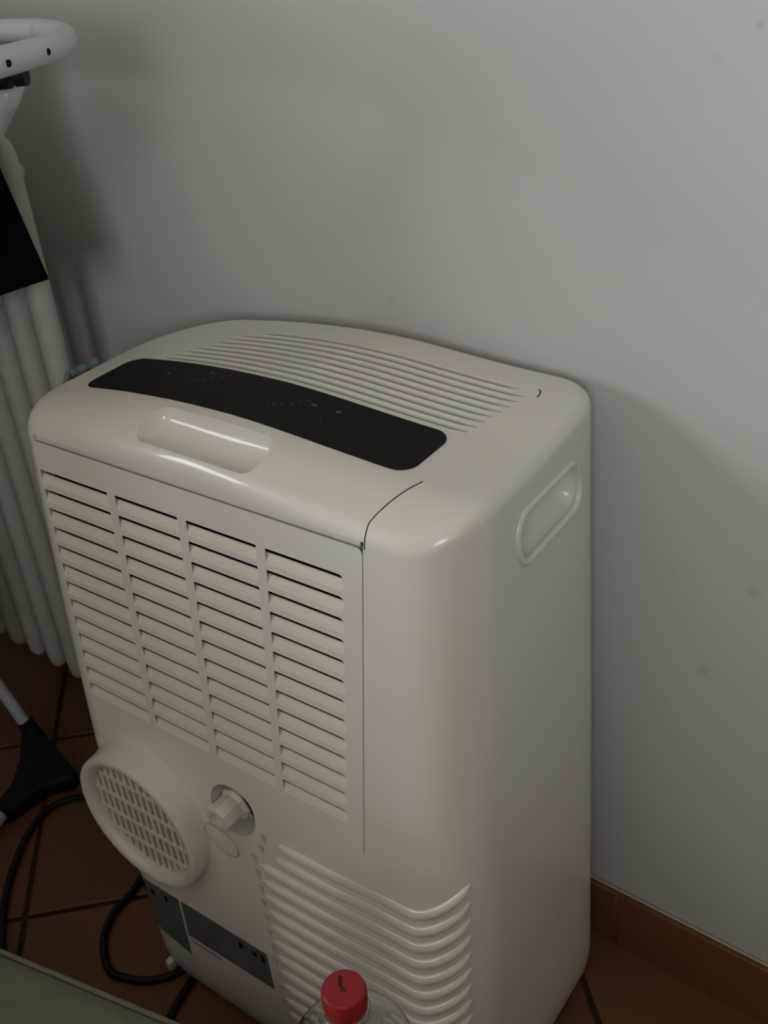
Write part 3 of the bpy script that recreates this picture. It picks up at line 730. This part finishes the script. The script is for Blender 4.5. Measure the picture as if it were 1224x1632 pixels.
# ---------------------------------------------------------------- clear bottle with red cap
bo = thing('plastic_bottle', 'clear plastic bottle with a red screw cap standing in front of the air conditioner', 'bottle', (-.2828, .2784, .19))
zc = .5035                                          # top of the cap
o_ = (-.2828, .2784, zc)
outer = [(.0001, -.3120), (.030, -.3125), (.038, -.309), (.0435, -.298), (.0435, -.19), (.0415, -.178), (.0435, -.166), (.0435, -.110), (.0435, -.080), (.0425, -.070), (.0400, -.060), (.0355, -.052), (.029, -.046), (.0225, -.0415), (.0175, -.037), (.0142, -.031), (.0130, -.026), (.0125, -.022), (.0125, -.002)]
inner = [(r - .0005 if r > .001 else .0001, h + (.0006 if h < -.30 else 0)) for r, h in outer][::-1]
attach(lathe('bottle_body', outer + inner, o_, M['pet'], None, 'z', 56, 60), bo)
attach(lathe('neck_ring', [(.0126, -.0215), (.0150, -.0215), (.0154, -.0205), (.0150, -.0195), (.0126, -.0195)], o_, M['pet'], None, 'z', 40), bo)
V = []; F = []; SG = 96
prof_ = [(.0128, -.0135), (.0139, -.0137), (.0141, -.0125), (.0141, -.0030), (.0137, -.0010), (.0128, 0.0), (.0001, 0.0)]
for r, h in prof_:
    for k in range(SG):
        a = 2 * math.pi * k / SG; q = r + (.00028 if (k % 2 and -.016 < h < -.002) else 0); V.append((o_[0] + q * math.cos(a), o_[1] + q * math.sin(a), o_[2] + h))
for i in range(len(prof_) - 1):
    for k in range(SG): F.append((i * SG + k, i * SG + (k + 1) % SG, (i + 1) * SG + (k + 1) % SG, (i + 1) * SG + k))
attach(mk('screw_cap', V, F, M['cap'], None, 40), bo)
attach(lathe('cap_band', [(.0126, -.0170), (.0139, -.0170), (.0139, -.0146), (.0128, -.0143)], o_, M['cap'], None, 'z', 40), bo)
e1 = Vector((-.45, .89, 0)).normalized(); e2 = Vector((-e1.y, e1.x, 0))
mk_ = [Vector(o_) + e1 * a + e2 * b + Vector((0, 0, -.0008)) for a, b in ((.0085, .0040), (.0060, .0030), (.0030, .0028), (.0005, .0020), (-.0015, .0002), (-.0022, -.0012))]
attach(tube('cap_emboss', mk_, [.0010, .0017, .0015, .0018, .0020, .0010], M['capmark'], seg=8), bo)

# ---------------------------------------------------------------- unseen furniture added behind and beside the camera to shade the low light
sb = thing('shade_sideboard', 'brown wooden sideboard added unseen behind the viewer to block low light', 'shade_sideboard', (.75, -.95, 0))
wood = mat('brown_wood', (.16, .085, .045), .5, .3, noise=.3, nscale=14)
attach(boxes('cabinet_body', [(.0, 1.55, -1.20, -.80, .08, .93)], wood, bevel=.004), sb)
attach(boxes('cabinet_top', [(-.02, 1.57, -1.22, -.78, .93, .955)], wood, bevel=.004), sb)
for k in range(3):
    d_ = attach(boxes('door', [(.02 + .51 * k, .51 + .51 * k, -.80, -.782, .11, .90)], wood, bevel=.003), sb)
    h_ = boxes('handle', [(.46 + .51 * k, .475 + .51 * k, -.782, -.762, .48, .60)], M['rackblack'], bevel=.003); kid(h_, d_)
for x_ in (.05, 1.50):
    for y_ in (-1.15, -.85): attach(boxes('leg', [(x_ - .02, x_ + .02, y_ - .02, y_ + .02, 0.0005, .08)], wood, bevel=.003), sb)
ar = thing('shade_armchair', 'grey-green armchair added unseen left of the viewer to block low light', 'shade_armchair', (-1.5, -.75, 0))  # added out of view, blocks low light from the left window
attach(boxes('seat', [(-1.86, -1.24, -1.05, -.42, .14, .44)], M['sofa'], bevel=.03, seg=3), ar)
attach(boxes('backrest', [(-1.86, -1.24, -.42, -.26, .14, .98)], M['sofa'], bevel=.03, seg=3), ar)
for x_ in (-1.98, -1.24): attach(boxes('armrest', [(x_, x_ + .12, -1.05, -.26, .10, .64)], M['sofa'], bevel=.03, seg=3), ar)
for x_ in (-1.92, -1.20):
    for y_ in (-1.0, -.32): attach(boxes('leg', [(x_ - .02, x_ + .02, y_ - .02, y_ + .02, 0.0005, .12)], wood, bevel=.003), ar)

fs = thing('shade_screen', 'three-panel grey cloth folding screen added unseen past the left edge to shade the wall', 'screen', (-1.66, -.14, 0))  # added out of view, keeps left window light off the wall
pts = [(-2.10, -.06), (-1.86, -.18), (-1.62, -.06), (-1.38, -.18)]
for (xa, ya), (xb, yb) in zip(pts[:-1], pts[1:]):
    d = Vector((xb - xa, yb - ya, 0)).normalized() * .004; nrm_ = Vector((-d.y, d.x, 0)).normalized() * .011
    def quad(z0, z1, f0, f1, k): 
        a_, b_ = Vector((xa, ya, 0)).lerp(Vector((xb, yb, 0)), f0), Vector((xa, ya, 0)).lerp(Vector((xb, yb, 0)), f1)
        V = [(q.x + sg * nrm_.x * k, q.y + sg * nrm_.y * k, z) for z in (z0, z1) for q in (a_, b_) for sg in (-1, 1)]
        return V, [(0, 1, 3, 2), (4, 6, 7, 5), (0, 4, 5, 1), (2, 3, 7, 6), (0, 2, 6, 4), (1, 5, 7, 3)]
    attach(mk('panel', *quad(.10, 1.72, .10, .90, .35), M['rag'], None, 0), fs)
    for f0, f1 in ((.02, .10), (.90, .98)): attach(mk('post', *quad(.0005, 1.76, f0, f1, 1), wood, None, 0), fs)
    for z_ in (.06, 1.72): attach(mk('rail', *quad(z_, z_ + .04, .10, .90, .9), wood, None, 0), fs)
